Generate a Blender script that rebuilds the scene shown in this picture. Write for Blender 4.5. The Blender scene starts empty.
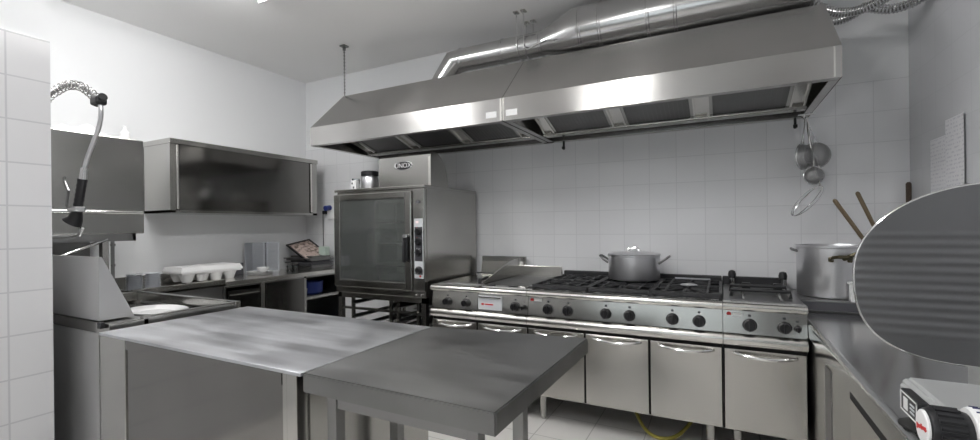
import bpy, bmesh, math, random
from mathutils import Vector, Matrix
random.seed(4)
sc = bpy.context.scene
COL = sc.collection
PI = math.pi
sc.view_settings.view_transform = 'Standard'
sc.view_settings.look = 'None'
sc.view_settings.gamma = 1
sc.view_settings.exposure = 0.0

# ------------------------------------------------------------------ materials
def nodes(name):
    m = bpy.data.materials.new(name); m.use_nodes = True
    nt = m.node_tree; b = nt.nodes['Principled BSDF']
    return m, nt, b
def simple(name, col, rough=.5, metal=0., **kw):
    m, nt, b = nodes(name)
    b.inputs['Base Color'].default_value = (*col, 1)
    b.inputs['Roughness'].default_value = rough
    b.inputs['Metallic'].default_value = metal
    for k, v in kw.items():
        b.inputs[k.replace('_', ' ')].default_value = v
    # fine mottling so that no surface is perfectly uniform
    tc = nt.nodes.new('ShaderNodeTexCoord'); n = nt.nodes.new('ShaderNodeTexNoise')
    n.inputs['Scale'].default_value = 18; n.inputs['Detail'].default_value = 4
    nt.links.new(tc.outputs['Object'], n.inputs['Vector'])
    mr = nt.nodes.new('ShaderNodeMapRange')
    mr.inputs[3].default_value = max(.02, rough-.06); mr.inputs[4].default_value = min(1, rough+.06)
    nt.links.new(n.outputs['Fac'], mr.inputs[0]); nt.links.new(mr.outputs[0], b.inputs['Roughness'])
    return m
def steel(name, col=(.60,.60,.585), rough=.27, grain=(2,2,160), bump=.05, var=.10, aniso=0., rot=0., smear=.0, gw=0.):
    bump *= .02; var *= .3; grain = tuple(g*(2.2 if g > 30 else 1) for g in grain)
    """brushed stainless steel; grain = noise frequency per axis (low along the brushing)"""
    m, nt, b = nodes(name); L = nt.links
    b.inputs['Metallic'].default_value = 1
    tc = nt.nodes.new('ShaderNodeTexCoord')
    mp = nt.nodes.new('ShaderNodeMapping'); mp.inputs['Scale'].default_value = grain
    L.new(tc.outputs['Object'], mp.inputs['Vector'])
    n = nt.nodes.new('ShaderNodeTexNoise'); n.inputs['Scale'].default_value = 1; n.inputs['Detail'].default_value = 5
    L.new(mp.outputs[0], n.inputs['Vector'])
    n2 = nt.nodes.new('ShaderNodeTexNoise'); n2.inputs['Scale'].default_value = 3.2; n2.inputs['Detail'].default_value = 1
    L.new(tc.outputs['Object'], n2.inputs['Vector'])
    mr = nt.nodes.new('ShaderNodeMapRange'); mr.clamp=False; mr.inputs[1].default_value=.3; mr.inputs[2].default_value=.7
    mr.inputs[3].default_value = max(.03, rough-var); mr.inputs[4].default_value = rough+var
    mx = nt.nodes.new('ShaderNodeMath'); mx.operation='ADD'
    h = nt.nodes.new('ShaderNodeMath'); h.operation='MULTIPLY'; h.inputs[1].default_value=1/(1+gw)
    gm = nt.nodes.new('ShaderNodeMath'); gm.operation='MULTIPLY'; gm.inputs[1].default_value=gw
    L.new(n.outputs['Fac'], gm.inputs[0]); L.new(gm.outputs[0], mx.inputs[0]); L.new(n2.outputs['Fac'], mx.inputs[1]); L.new(mx.outputs[0], h.inputs[0])
    L.new(h.outputs[0], mr.inputs[0]); L.new(mr.outputs[0], b.inputs['Roughness'])
    cr = nt.nodes.new('ShaderNodeMapRange'); cr.clamp=False; cr.inputs[1].default_value=.3; cr.inputs[2].default_value=.7
    cr.inputs[3].default_value = .95-smear; cr.inputs[4].default_value = 1.03
    L.new(h.outputs[0], cr.inputs[0])
    vm = nt.nodes.new('ShaderNodeVectorMath'); vm.operation='SCALE'; vm.inputs[0].default_value = col
    L.new(cr.outputs[0], vm.inputs['Scale']); L.new(vm.outputs[0], b.inputs['Base Color'])
    if aniso:
        b.inputs['Anisotropic'].default_value = aniso; b.inputs['Anisotropic Rotation'].default_value = rot
    return m
def tile(name, col, grout, axes, size, off, mortar=.0028, rough=.22, bump=.12):
    """square ceramic tiles on a plane spanned by two world axes"""
    m, nt, b = nodes(name); L = nt.links
    tc = nt.nodes.new('ShaderNodeTexCoord'); sp = nt.nodes.new('ShaderNodeSeparateXYZ'); cb = nt.nodes.new('ShaderNodeCombineXYZ')
    L.new(tc.outputs['Object'], sp.inputs[0])
    for i in range(2):
        a = nt.nodes.new('ShaderNodeMath'); a.operation='ADD'; a.inputs[1].default_value = off[i]+20*size
        L.new(sp.outputs[axes[i]], a.inputs[0]); L.new(a.outputs[0], cb.inputs[i])
    br = nt.nodes.new('ShaderNodeTexBrick'); br.offset = 0; br.squash = 1
    br.inputs['Scale'].default_value = 1; br.inputs['Brick Width'].default_value = size; br.inputs['Row Height'].default_value = size
    br.inputs['Mortar Size'].default_value = mortar; br.inputs['Mortar Smooth'].default_value = .3; br.inputs['Bias'].default_value = 0
    br.inputs['Color1'].default_value = (*col,1); br.inputs['Color2'].default_value = (*[c*.97 for c in col],1); br.inputs['Mortar'].default_value = (*grout,1)
    L.new(cb.outputs[0], br.inputs['Vector']); L.new(br.outputs['Color'], b.inputs['Base Color'])
    b.inputs['Roughness'].default_value = rough
    bp = nt.nodes.new('ShaderNodeBump'); bp.inputs['Strength'].default_value = bump; bp.inputs['Distance'].default_value=.004; bp.invert = True
    n = nt.nodes.new('ShaderNodeTexNoise'); n.inputs['Scale'].default_value = 6
    L.new(tc.outputs['Object'], n.inputs['Vector'])
    ad = nt.nodes.new('ShaderNodeMath'); ad.operation='MULTIPLY_ADD'; ad.inputs[1].default_value=.25
    L.new(n.outputs['Fac'], ad.inputs[0]); L.new(br.outputs['Fac'], ad.inputs[2])
    L.new(ad.outputs[0], bp.inputs['Height']); L.new(bp.outputs[0], b.inputs['Normal'])
    return m
def glassy(name, tint, refl=.12, haze=0.):
    m = bpy.data.materials.new(name); m.use_nodes = True; nt = m.node_tree; nt.nodes.clear(); L = nt.links
    o = nt.nodes.new('ShaderNodeOutputMaterial'); t = nt.nodes.new('ShaderNodeBsdfTransparent'); g = nt.nodes.new('ShaderNodeBsdfGlossy')
    t.inputs[0].default_value = (*tint,1); g.inputs['Roughness'].default_value = .06
    f = nt.nodes.new('ShaderNodeFresnel'); f.inputs[0].default_value = 1.5
    a = nt.nodes.new('ShaderNodeMath'); a.operation='ADD'; a.inputs[1].default_value = refl-.04; a.use_clamp = True
    mx = nt.nodes.new('ShaderNodeMixShader')
    L.new(f.outputs[0], a.inputs[0]); L.new(a.outputs[0], mx.inputs[0]); L.new(t.outputs[0], mx.inputs[1]); L.new(g.outputs[0], mx.inputs[2])
    df = nt.nodes.new('ShaderNodeBsdfDiffuse'); df.inputs[0].default_value = (.42,.44,.43,1); m2 = nt.nodes.new('ShaderNodeMixShader'); m2.inputs[0].default_value = haze
    L.new(mx.outputs[0], m2.inputs[1]); L.new(df.outputs[0], m2.inputs[2]); L.new(m2.outputs[0], o.inputs[0])
    return m
def emit(name, col, s):
    m, nt, b = nodes(name)
    b.inputs['Base Color'].default_value = (.9,.9,.9,1); b.inputs['Emission Color'].default_value = (*col,1); b.inputs['Emission Strength'].default_value = s
    return m
def wire_gauze(name):
    m = bpy.data.materials.new(name); m.use_nodes = True; nt = m.node_tree; b = nt.nodes['Principled BSDF']; L = nt.links
    b.inputs['Metallic'].default_value = 1; b.inputs['Base Color'].default_value = (.42,.42,.42,1); b.inputs['Roughness'].default_value = .4
    tc = nt.nodes.new('ShaderNodeTexCoord'); ck = nt.nodes.new('ShaderNodeTexChecker'); ck.inputs['Scale'].default_value = 260
    L.new(tc.outputs['Object'], ck.inputs['Vector'])
    mr = nt.nodes.new('ShaderNodeMapRange'); mr.inputs[3].default_value=.35; mr.inputs[4].default_value=1
    L.new(ck.outputs['Fac'], mr.inputs[0]); L.new(mr.outputs[0], b.inputs['Alpha'])
    return m
def paper_mat(name, sx, sz):
    m, nt, b = nodes(name); L = nt.links
    tc = nt.nodes.new('ShaderNodeTexCoord'); sp = nt.nodes.new('ShaderNodeSeparateXYZ'); L.new(tc.outputs['Object'], sp.inputs[0])
    cb = nt.nodes.new('ShaderNodeCombineXYZ')
    for i, k in ((1, sx), (2, sz)):
        a = nt.nodes.new('ShaderNodeMath'); a.operation='MULTIPLY'; a.inputs[1].default_value = k
        L.new(sp.outputs[i], a.inputs[0]); L.new(a.outputs[0], cb.inputs[i-1])
    n = nt.nodes.new('ShaderNodeTexNoise'); n.inputs['Scale'].default_value = 1; n.inputs['Detail'].default_value = 2
    L.new(cb.outputs[0], n.inputs['Vector'])
    w = nt.nodes.new('ShaderNodeMath'); w.operation='SINE'
    w2 = nt.nodes.new('ShaderNodeMath'); w2.operation='MULTIPLY'; w2.inputs[1].default_value = 2*PI/.021
    L.new(sp.outputs[2], w2.inputs[0]); L.new(w2.outputs[0], w.inputs[0])
    g = nt.nodes.new('ShaderNodeMath'); g.operation='GREATER_THAN'; g.inputs[1].default_value = .2; L.new(w.outputs[0], g.inputs[0])
    g2 = nt.nodes.new('ShaderNodeMath'); g2.operation='GREATER_THAN'; g2.inputs[1].default_value = .5; L.new(n.outputs['Fac'], g2.inputs[0])
    mu = nt.nodes.new('ShaderNodeMath'); mu.operation='MULTIPLY'; L.new(g.outputs[0], mu.inputs[0]); L.new(g2.outputs[0], mu.inputs[1])
    mx = nt.nodes.new('ShaderNodeMix'); mx.data_type='RGBA'; mx.inputs[6].default_value=(.72,.72,.74,1); mx.inputs[7].default_value=(.56,.56,.60,1)
    L.new(mu.outputs[0], mx.inputs[0]); L.new(mx.outputs[2], b.inputs['Base Color']); b.inputs['Roughness'].default_value=.6
    return m
def picture_mat(name):
    m, nt, b = nodes(name); L = nt.links
    tc = nt.nodes.new('ShaderNodeTexCoord'); n = nt.nodes.new('ShaderNodeTexNoise'); n.inputs['Scale'].default_value=26; n.inputs['Detail'].default_value=3
    L.new(tc.outputs['Object'], n.inputs['Vector'])
    r = nt.nodes.new('ShaderNodeValToRGB'); r.color_ramp.elements[0].position=.36; r.color_ramp.elements[0].color=(.16,.11,.09,1)
    r.color_ramp.elements[1].position=.56; r.color_ramp.elements[1].color=(.62,.50,.45,1)
    L.new(n.outputs['Fac'], r.inputs[0]); L.new(r.outputs[0], b.inputs['Base Color']); b.inputs['Roughness'].default_value=.3
    return m
M = {}
M['paint'] = simple('white_paint', (.84,.85,.86), .55)
M['grey_paint'] = simple('grey_paint', (.24,.24,.235), .6)  # dark tone invented for the unseen front wall, to deepen steel reflections
M['ceil'] = simple('ceiling_paint', (.90,.895,.89), .7)
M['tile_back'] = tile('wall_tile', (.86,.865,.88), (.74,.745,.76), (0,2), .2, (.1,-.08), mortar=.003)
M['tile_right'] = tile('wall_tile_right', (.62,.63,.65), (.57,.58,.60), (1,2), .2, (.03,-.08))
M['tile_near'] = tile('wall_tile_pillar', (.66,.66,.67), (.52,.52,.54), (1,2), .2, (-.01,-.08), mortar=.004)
M['floor'] = tile('floor_tile', (.74,.725,.70), (.46,.45,.43), (0,1), .326, (.117,-.112), mortar=.004, rough=.3)
M['steel'] = steel('brushed_steel', (.47,.465,.445), .21, (3,3,150))
M['steel_door'] = steel('door_steel', (.57,.555,.525), .22, (150,150,2), bump=.03)
M['steel_hood'] = steel('hood_steel', (.53,.52,.505), .245, (1.5,1.5,190), bump=.05, var=.02, aniso=.85, rot=.25)
M['steel_dark'] = steel('dark_grey_steel', (.27,.27,.27), .38, (3,3,120))  # darker, rougher grey steel for frames, bodies and small fittings
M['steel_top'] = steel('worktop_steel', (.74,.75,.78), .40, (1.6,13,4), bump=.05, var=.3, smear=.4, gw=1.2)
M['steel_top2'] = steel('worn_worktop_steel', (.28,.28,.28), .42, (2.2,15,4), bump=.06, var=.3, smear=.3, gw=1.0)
M['steel_mirror'] = steel('polished_steel', (.46,.46,.455), .17, (3,3,90), bump=.03, var=.06)
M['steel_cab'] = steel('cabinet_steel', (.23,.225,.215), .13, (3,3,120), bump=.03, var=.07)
M['griddle'] = simple('seasoned_griddle', (.10,.10,.10), .45, .6)
M['chrome'] = simple('chrome', (.80,.80,.80), .12, 1)
M['bull'] = steel('bullnose_steel', (.80,.785,.75), .22, (2,90,90), bump=.03, var=.06)
M['duct'] = steel('duct_metal', (.60,.60,.60), .21, (40,40,2), bump=.06, var=.08)
M['alu'] = steel('aluminium', (.72,.72,.74), .36, (2,2,120), bump=.05)
M['black'] = simple('black_plastic', (.014,.014,.016), .32)
M['iron'] = simple('cast_iron', (.022,.022,.024), .48)
M['gap'] = simple('gap_shade_and_seal', (.01,.01,.01), .8)  # near-black paint for shade in door gaps; also colours the counter seals
M['rubber'] = simple('black_rubber', (.02,.02,.02), .6)
M['glass'] = glassy('oven_glass', (.80,.84,.82), .15, .13)
M['clear'] = glassy('clear_glass', (.85,.88,.88), .12)
M['enamel'] = simple('cavity_grey', (.55,.57,.55), .4, .2)
M['satin'] = steel('satin_steel', (.62,.62,.62), .48)
M['filter'] = steel('filter_mesh', (.26,.26,.26), .5, (60,60,60), bump=.3)
M['white'] = simple('white_plastic', (.82,.82,.82), .35)
M['foam'] = simple('white_foam', (.86,.86,.86), .6)
M['cloth'] = simple('white_cloth', (.86,.87,.88), .85)
M['china'] = simple('white_china', (.80,.80,.80), .15)
M['greydish'] = simple('grey_dishware', (.50,.52,.56), .4)
M['greydish2'] = simple('pale_grey_dishware', (.64,.66,.70), .4)
M['wood'] = simple('brown_wood', (.17,.125,.075), .6)
M['darkwood'] = simple('dark_wood', (.07,.045,.03), .6)
M['brass'] = simple('tarnished_brass', (.16,.14,.09), .35, 1)
M['yellow'] = simple('yellow_hose', (.42,.37,.08), .5)
M['blue'] = simple('blue_enamel', (.03,.05,.22), .3)
M['darkblue'] = simple('navy_plastic', (.02,.025,.10), .4)
M['red'] = simple('red_print', (.55,.03,.03), .5)
M['print'] = simple('dark_print', (.08,.08,.09), .5)
M['panelwhite'] = simple('control_panel_white', (.62,.64,.66), .35)
M['green'] = simple('pale_green_card', (.55,.66,.58), .6)
M['gauze'] = wire_gauze('wire_gauze')
sc.view_settings.exposure = .36
M['paper'] = paper_mat('handwritten_paper', 60, 40)
M['paper2'] = paper_mat('printed_paper', 90, 30)
M['picture'] = picture_mat('mottled_picture')
M['slicer'] = simple('cast_aluminium', (.50,.51,.51), .40, .35)
M['plate'] = steel('plate_aluminium', (.20,.20,.205), .40, (2,90,6), bump=.03)
M['slot'] = emit('lamp_diffuser', (1,.99,.98), 38)
M['redled'] = emit('red_display', (1,.05,.04), .12)

# ------------------------------------------------------------------ mesh helpers
ORG = {}
class MB:
    def __init__(s): s.bm = bmesh.new()
    def box(s, x0,x1,y0,y1,z0,z1, bev=0, seg=2):
        r = bmesh.ops.create_cube(s.bm, size=1)
        vs = r['verts']
        for v in vs: v.co = Vector(((x0+x1)/2+v.co.x*(x1-x0), (y0+y1)/2+v.co.y*(y1-y0), (z0+z1)/2+v.co.z*(z1-z0)))
        if bev:
            es = list({e for v in vs for e in v.link_edges})
            bmesh.ops.bevel(s.bm, geom=es, offset=min(bev, .45*min(abs(x1-x0),abs(y1-y0),abs(z1-z0))), segments=seg, profile=.5, affect='EDGES')
        return s
    def face(s, pts, smooth=False):
        f = s.bm.faces.new([s.bm.verts.new(p) for p in pts]); f.smooth = smooth; return s
    def prism(s, poly, axis, a, b, smooth=False):
        """poly: 2D points in the other two axes (in x,y,z order), extruded along axis from a to b"""
        def mk(p, t):
            q = list(p); q.insert('xyz'.index(axis), t); return s.bm.verts.new(q)
        A = [mk(p,a) for p in poly]; B = [mk(p,b) for p in poly]; n = len(poly)
        s.bm.faces.new(A[::-1]); s.bm.faces.new(B)
        for i in range(n):
            f = s.bm.faces.new((A[i],A[(i+1)%n],B[(i+1)%n],B[i])); f.smooth = smooth
        return s
    def sheet(s, pts2, axis, a, b, th):
        """open polyline given thickness and extruded (folded sheet metal)"""
        out = []; n = len(pts2)
        for i, p in enumerate(pts2):
            d = Vector((0,0))
            if i > 0: d += (Vector(p)-Vector(pts2[i-1])).normalized()
            if i < n-1: d += (Vector(pts2[i+1])-Vector(p)).normalized()
            d.normalize(); out.append(Vector(p)+Vector((-d.y,d.x))*th)
        return s.prism([tuple(p) for p in pts2]+[tuple(p) for p in out[::-1]], axis, a, b)
    def tube(s, pts, r, seg=10, closed=False, caps=True):
        P = [Vector(p) for p in pts]; n = len(P); R = r if isinstance(r,(list,tuple)) else [r]*n
        rings = []; up = None
        for i in range(n):
            a = P[(i-1)%n] if (closed or i>0) else P[i]; b = P[(i+1)%n] if (closed or i<n-1) else P[i]
            t = (b-a).normalized()
            if up is None:
                up = Vector((0,0,1)) if abs(t.z)<.9 else Vector((1,0,0))
            u = (up - t*up.dot(t)).normalized(); w = t.cross(u); up = u
            rings.append([s.bm.verts.new(P[i]+(u*math.cos(2*PI*k/seg)+w*math.sin(2*PI*k/seg))*R[i]) for k in range(seg)])
        m = n if closed else n-1
        for i in range(m):
            A, B = rings[i], rings[(i+1)%n]
            for k in range(seg):
                f = s.bm.faces.new((A[k],A[(k+1)%seg],B[(k+1)%seg],B[k])); f.smooth = True
        if caps and not closed:
            s.bm.faces.new(rings[0][::-1]); s.bm.faces.new(rings[-1])
        return s
    def cyl(s, p0, p1, r, r1=None, seg=24): return s.tube([p0,p1], [r, r if r1 is None else r1], seg)
    def lathe(s, prof, c, axis='z', seg=32, sx=1, sy=1, rot=None):
        """profile (r,h) revolved about an axis through c"""
        rings = []
        for r, h in prof:
            ring = []
            for k in range(seg):
                a = 2*PI*k/seg; x, y = r*math.cos(a)*sx, r*math.sin(a)*sy
                v = {'z':Vector((x,y,h)),'y':Vector((x,h,y)),'x':Vector((h,x,y))}[axis]
                if rot is not None: v = rot @ v
                ring.append(s.bm.verts.new(Vector(c)+v))
            rings.append(ring)
        for A, B in zip(rings, rings[1:]):
            for k in range(seg):
                try:
                    f = s.bm.faces.new((A[k],A[(k+1)%seg],B[(k+1)%seg],B[k])); f.smooth = True
                except ValueError: pass
        s.bm.faces.new(rings[0][::-1]); s.bm.faces.new(rings[-1])
        return s
    def text(s, string, size, mat4, extrude=.001):
        cu = bpy.data.curves.new('lettering','FONT'); cu.body = string; cu.size = size; cu.align_x='CENTER'; cu.align_y='CENTER'; cu.extrude = extrude
        ob = bpy.data.objects.new('lettering', cu); COL.objects.link(ob); bpy.context.view_layer.update()
        me = bpy.data.meshes.new_from_object(ob.evaluated_get(bpy.context.evaluated_depsgraph_get()))
        me.transform(mat4); s.bm.from_mesh(me); bpy.data.objects.remove(ob); bpy.data.meshes.remove(me); bpy.data.curves.remove(cu)
        return s
    def xf(s, mat4): bmesh.ops.transform(s.bm, matrix=mat4, verts=s.bm.verts); return s
    def build(s, name, mat, parent=None, label=None):
        o = s._mk(name, mat, ORG[parent.name] if parent is not None else Vector((0,0,0)))
        if parent is not None: o.parent = parent
        if label: o['label'] = label
        return o
    def _mk(s, name, mat, org):
        bmesh.ops.remove_doubles(s.bm, verts=s.bm.verts, dist=1e-6)
        for e in s.bm.edges:
            if len(e.link_faces)==2 and e.calc_face_angle(0) > .62: e.smooth = False
        bmesh.ops.recalc_face_normals(s.bm, faces=s.bm.faces)
        for v in s.bm.verts: v.co -= org
        me = bpy.data.meshes.new(name); s.bm.to_mesh(me); s.bm.free(); me.materials.append(mat)
        o = bpy.data.objects.new(name, me); COL.objects.link(o); ORG[o.name] = Vector(org)
        return o
    def thing(s, name, mat, label, cat, group=None):
        xs=[v.co.x for v in s.bm.verts]; ys=[v.co.y for v in s.bm.verts]; zs=[v.co.z for v in s.bm.verts]
        org = Vector(((min(xs)+max(xs))/2,(min(ys)+max(ys))/2,min(zs)))
        o = s._mk(name, mat, org); o.location = org
        return tag(o, label, cat, group)
    def struct(s, name, mat):
        o = s._mk(name, mat, Vector((0,0,0))); o['kind'] = 'structure'; return o
def tag(o, label, cat, group=None):
    o['label'] = label; o['category'] = cat
    if group: o['group'] = group
    return o
def thing(name, label, cat, loc, group=None):
    o = bpy.data.objects.new(name, None); COL.objects.link(o); o.empty_display_size=.1
    o.location = loc; ORG[o.name] = Vector(loc); return tag(o, label, cat, group)
def dup(root, loc, label=None, group=None, rotz=None):
    r = root.copy(); COL.objects.link(r); r.location = loc; ORG[r.name] = Vector(loc)
    if rotz is not None: r.rotation_euler.z = rotz
    if label: r['label'] = label
    if group: r['group'] = group
    for ch in root.children:
        c = ch.copy(); COL.objects.link(c); c.parent = r
        for g in ch.children:
            d = g.copy(); COL.objects.link(d); d.parent = c
    return r
def B(*a, **k): return MB().box(*a, **k)

# ------------------------------------------------------------------ setting
XL, XR, YB, YF, ZC = -4.404, 1.085, 3.768, -2.2, 3.096
PX, PY = -2.9, .964
TZ = 2.285
B(XL-.1,XR+.1,YF-.1,YB+.1,-.1,0).struct('floor', M['floor'])
B(XL-.1,XR+.1,YF-.1,YB+.1,ZC,ZC+.1).struct('ceiling', M['ceil'])
B(XL-.1,XR+.1,YB,YB+.1,0,ZC).struct('wall_back', M['paint'])
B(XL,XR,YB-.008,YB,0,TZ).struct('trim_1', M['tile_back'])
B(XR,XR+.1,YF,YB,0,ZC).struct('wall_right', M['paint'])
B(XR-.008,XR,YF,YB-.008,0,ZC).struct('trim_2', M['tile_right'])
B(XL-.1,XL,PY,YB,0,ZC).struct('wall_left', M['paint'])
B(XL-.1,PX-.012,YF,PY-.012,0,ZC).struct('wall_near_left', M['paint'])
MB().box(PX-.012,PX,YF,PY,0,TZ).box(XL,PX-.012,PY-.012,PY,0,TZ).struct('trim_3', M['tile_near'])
MB().box(XL-.1,-2.0,YF-.1,YF,0,ZC).box(.4,XR+.1,YF-.1,YF,0,ZC).box(-2.0,.4,YF-.1,YF,0,.95).box(-2.0,.4,YF-.1,YF,2.3,ZC).struct('wall_front', M['grey_paint'])
m = MB()
for a,b,c,d in ((-2.0,-1.94,.95,2.3),(.34,.4,.95,2.3),(-1.94,.34,.95,1.01),(-1.94,.34,2.24,2.3),(-.83,-.77,1.01,2.24)): m.box(a,b,YF-.08,YF-.02,c,d)
m.struct('added_window_1', M['white'])  # unseen window added to the front wall to let in fill light
B(-1.94,.34,YF-.054,YF-.048,1.01,2.24).struct('added_window_2', M['clear'])

# ------------------------------------------------------------------ ceiling lights
def lamp(x, y, ln, label):
    t = thing('ceiling_light', label, 'light', (x,y,ZC-.07), 'fluorescent ceiling lights')
    B(x-.10,x+.10,y-ln/2,y+ln/2,ZC-.03,ZC,bev=.004).build('housing', M['white'], t)
    B(x-.06,x+.06,y-ln/2+.03,y+ln/2-.03,ZC-.08,ZC-.03,bev=.015).build('diffuser', M['slot'], t)
    for s in (-1,1): B(x-.09,x+.09,y+s*(ln/2-.015)-.012,y+s*(ln/2-.015)+.012,ZC-.085,ZC-.03,bev=.003).build('end_cap', M['white'], t)
    return t
lamp(-2.90,1.42,1.5,'fluorescent ceiling light above the steel sinks, its end showing at the picture top')
lamp(-.80,1.1,1.5,'fluorescent ceiling light above the steel prep table')
lamp(-1.6,-1.1,1.5,'added unseen fluorescent ceiling light nearest the front wall')  # extra lamp out of view, added to even out the room light

# ------------------------------------------------------------------ exhaust hood
HX0, HX1, HY, HZ, HF, HT, HTY = -3.203, .547, 2.784, 2.083, 2.242, 2.62, 3.18
hood = thing('exhaust_hood', 'long stainless steel exhaust hood hanging over the cooking line', 'hood', (-1.33,3.27,HZ))
mid = (HX0+HX1)/2
def hood_section(a, b):
    m = MB()
    prof = [(HY+.05,HZ),(HY,HZ),(HY,HF),(HTY,HT),(YB-.01,HT)]
    # folded sheet: lip, fascia, slope, flat top
    m.sheet(prof[::-1],'x',a,b,.004)
    m.sheet([(HY+.05,HZ+.012),(HY+.05,HZ)],'x',a,b,.004)
    end = [(HY+.002,HZ),(HY+.002,HF),(HTY,HT-.001),(YB-.012,HT-.001),(YB-.012,HZ)]
    m.prism(end,'x',a,a+.004).prism(end,'x',b-.004,b)
    m.box(a,a+.045,HY+.05,YB-.02,HZ,HZ+.004).box(b-.045,b,HY+.05,YB-.02,HZ,HZ+.004)
    m.box(a,b,YB-.016,YB-.012,HZ,HT).box(a,b,YB-.06,YB-.012,HZ,HZ+.004)
    return m
hood_section(HX0,mid-.002).build('canopy', M['steel_hood'], hood)
hood_section(mid+.002,HX1).build('canopy', M['steel_hood'], hood)
B(mid-.018,mid-.004,HY-.004,HY,HZ+.004,HF-.003).build('seam_strip', M['bull'], hood)
B(mid+.004,mid+.012,HY-.004,HY,HZ+.004,HF-.003).build('seam_strip', M['bull'], hood)
B(HX1-.035,HX1-.027,HY-.003,HY,HZ+.002,HF-.002).build('seam_strip', M['bull'], hood)
for a, b in ((-1.455,-1.372),(-1.30,-1.215)):
    B(a,b,HY-.0025,HY,HZ+.03,HZ+.072).build('sticker', M['white'], hood, label='small white label sticker on the hood front')
# filter banks: leaning frames whose lower ends rest in a gutter at the rear
fy0, fz0, fy1, fz1 = 3.50, 2.105, 2.92, 2.28
def bank(x0, x1, off=0):
    p = [(fy0-off,fz0-off*1.3),(fy1-off,fz1-off*1.3)]
    return p
dv = Vector((fy1-fy0, fz1-fz0)); ln = dv.length; dv.normalize(); nv = Vector((-dv.y, dv.x)) * 1.0   # towards the front and below
if nv.y > 0: nv = -nv
def slab(m, x0, x1, s0, s1, t0, t1):
    q = [Vector((fy0,fz0))+dv*s0+nv*t0, Vector((fy0,fz0))+dv*s1+nv*t0, Vector((fy0,fz0))+dv*s1+nv*t1, Vector((fy0,fz0))+dv*s0+nv*t1]
    return m.prism([tuple(p) for p in q],'x',x0,x1)
def filt(x0, x1):
    m = MB(); slab(m,x0+.02,x1-.02,.02,ln-.02,-.01,.004)
    for k in range(14):
        x = x0+.03+(x1-x0-.06)*(k+.5)/14; slab(m,x-.010,x+.010,.03,ln-.03,.004,.007)
    f = m.build('grease_filter', M['filter'], hood)
    m = MB(); slab(m,x0,x0+.02,0,ln,-.012,.014); slab(m,x1-.02,x1,0,ln,-.012,.014); slab(m,x0,x1,0,.02,-.012,.014); slab(m,x0,x1,ln-.02,ln,-.012,.014)
    m.build('filter_frame', M['steel'], f)
def blank(x0, x1):
    m = MB(); slab(m,x0,x1,0,ln,-.012,.006); slab(m,x0,x0+.012,0,ln,.006,.02); slab(m,x1-.012,x1,0,ln,.006,.02)
    m.build('filter_spacer', M['bull'], hood)
for s0 in (HX0+.06, mid+.06):
    x = s0
    blank(x, x+.09); x += .09
    for k in range(3):
        filt(x, x+.46); x += .46
        if k < 2: blank(x, x+.1); x += .1
    blank(x, s0+1.755)
for a, b in ((HX0+.05,mid-.05),(mid+.05,HX1-.05)):
    MB().sheet([(3.47,2.125),(3.475,2.090),(3.555,2.090),(3.56,2.125)],'x',a,b,.004).cyl((a,3.462,2.10),(b,3.462,2.10),.014,seg=12).build('drip_gutter', M['steel'], hood)
for x in (-1.20,.47):
    MB().box(x-.007,x+.007,YB-.03,YB-.012,2.015,2.083).cyl((x-.012,YB-.03,2.03),(x+.012,YB-.03,2.03),.012,seg=10).build('wall_bracket', M['rubber'], hood)

# threaded hanger on the left
t = thing('ceiling_hanger', 'thin vertical hanger rod between ceiling and left end of hood', 'hanger', (-3.175,3.17,HT))
MB().cyl((-3.175,3.17,HT),(-3.175,3.17,ZC-.01),.005,seg=8).build('rod', M['steel_dark'], t)
MB().box(-3.205,-3.145,3.14,3.20,ZC-.012,ZC).cyl((-3.175,3.17,ZC-.045),(-3.175,3.17,ZC-.012),.014,seg=8).build('ceiling_plate', M['steel_dark'], t)
m = MB()
for k in range(14): m.lathe([(.005,0),(.009,.004),(.009,.012),(.005,.016)],(-3.175,3.17,HT+.02+k*.032),seg=8)
m.build('link_nuts', M['steel_dark'], t)

# ducts
DY = 3.45
d = thing('exhaust_duct', 'shiny round metal exhaust duct running along the top of the hood', 'duct', (-.8,DY,HT))
def rib(m, x, r, z): m.lathe([(r,-.012),(r+.006,-.006),(r+.006,.006),(r,.012)],(x,DY,z),axis='x',seg=36)
MB().tube([(-2.30,DY,HT-.02),(-2.27,DY,2.645),(-2.10,DY,2.842),(-2.02,DY,2.842)],[.1,.1,.11,.1],28).build('elbow', M['duct'], d)
MB().cyl((-2.03,DY,2.842),(-1.27,DY,2.842),.1,seg=36).build('narrow_pipe', M['duct'], d)
MB().tube([(-1.275,DY,2.842),(-1.25,DY,2.843),(-1.0,DY,2.873),(-.93,DY,2.875)],[.1,.1,.18,.18],36).build('reducer', M['duct'], d)
MB().cyl((-.94,DY,2.875),(.53,DY,2.875),.18,seg=44).build('wide_pipe', M['duct'], d)
m = MB(); rib(m,-1.27,.1,2.842); rib(m,-2.03,.1,2.842); rib(m,-1.62,.1,2.842); m.build('joint_band', M['duct'], d)
m = MB(); rib(m,-.93,.18,2.875); rib(m,-.78,.18,2.875); rib(m,-.44,.18,2.875); rib(m,-.26,.18,2.875); rib(m,.52,.18,2.875); m.build('joint_band', M['duct'], d)
def strap(x, label):
    t = thing('duct_strap', label, 'strap', (x,DY,2.73), 'hanger straps of the duct')
    pts = [(x,DY-.106,ZC)]+[(x,DY-.106*math.cos(a),2.842-.106*math.sin(a)) for a in [PI*k/12 for k in range(13)]]+[(x,DY+.106,ZC)]
    MB().tube(pts,.006,8).build('wire', M['chrome'], t)
    for s in (-1,1): B(x-.02,x+.02,DY+s*.105-.025,DY+s*.105+.025,ZC-.008,ZC).build('ceiling_bracket', M['steel'], t)
strap(-1.46,'left one of two thin hanger straps looped around the narrow duct')
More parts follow.
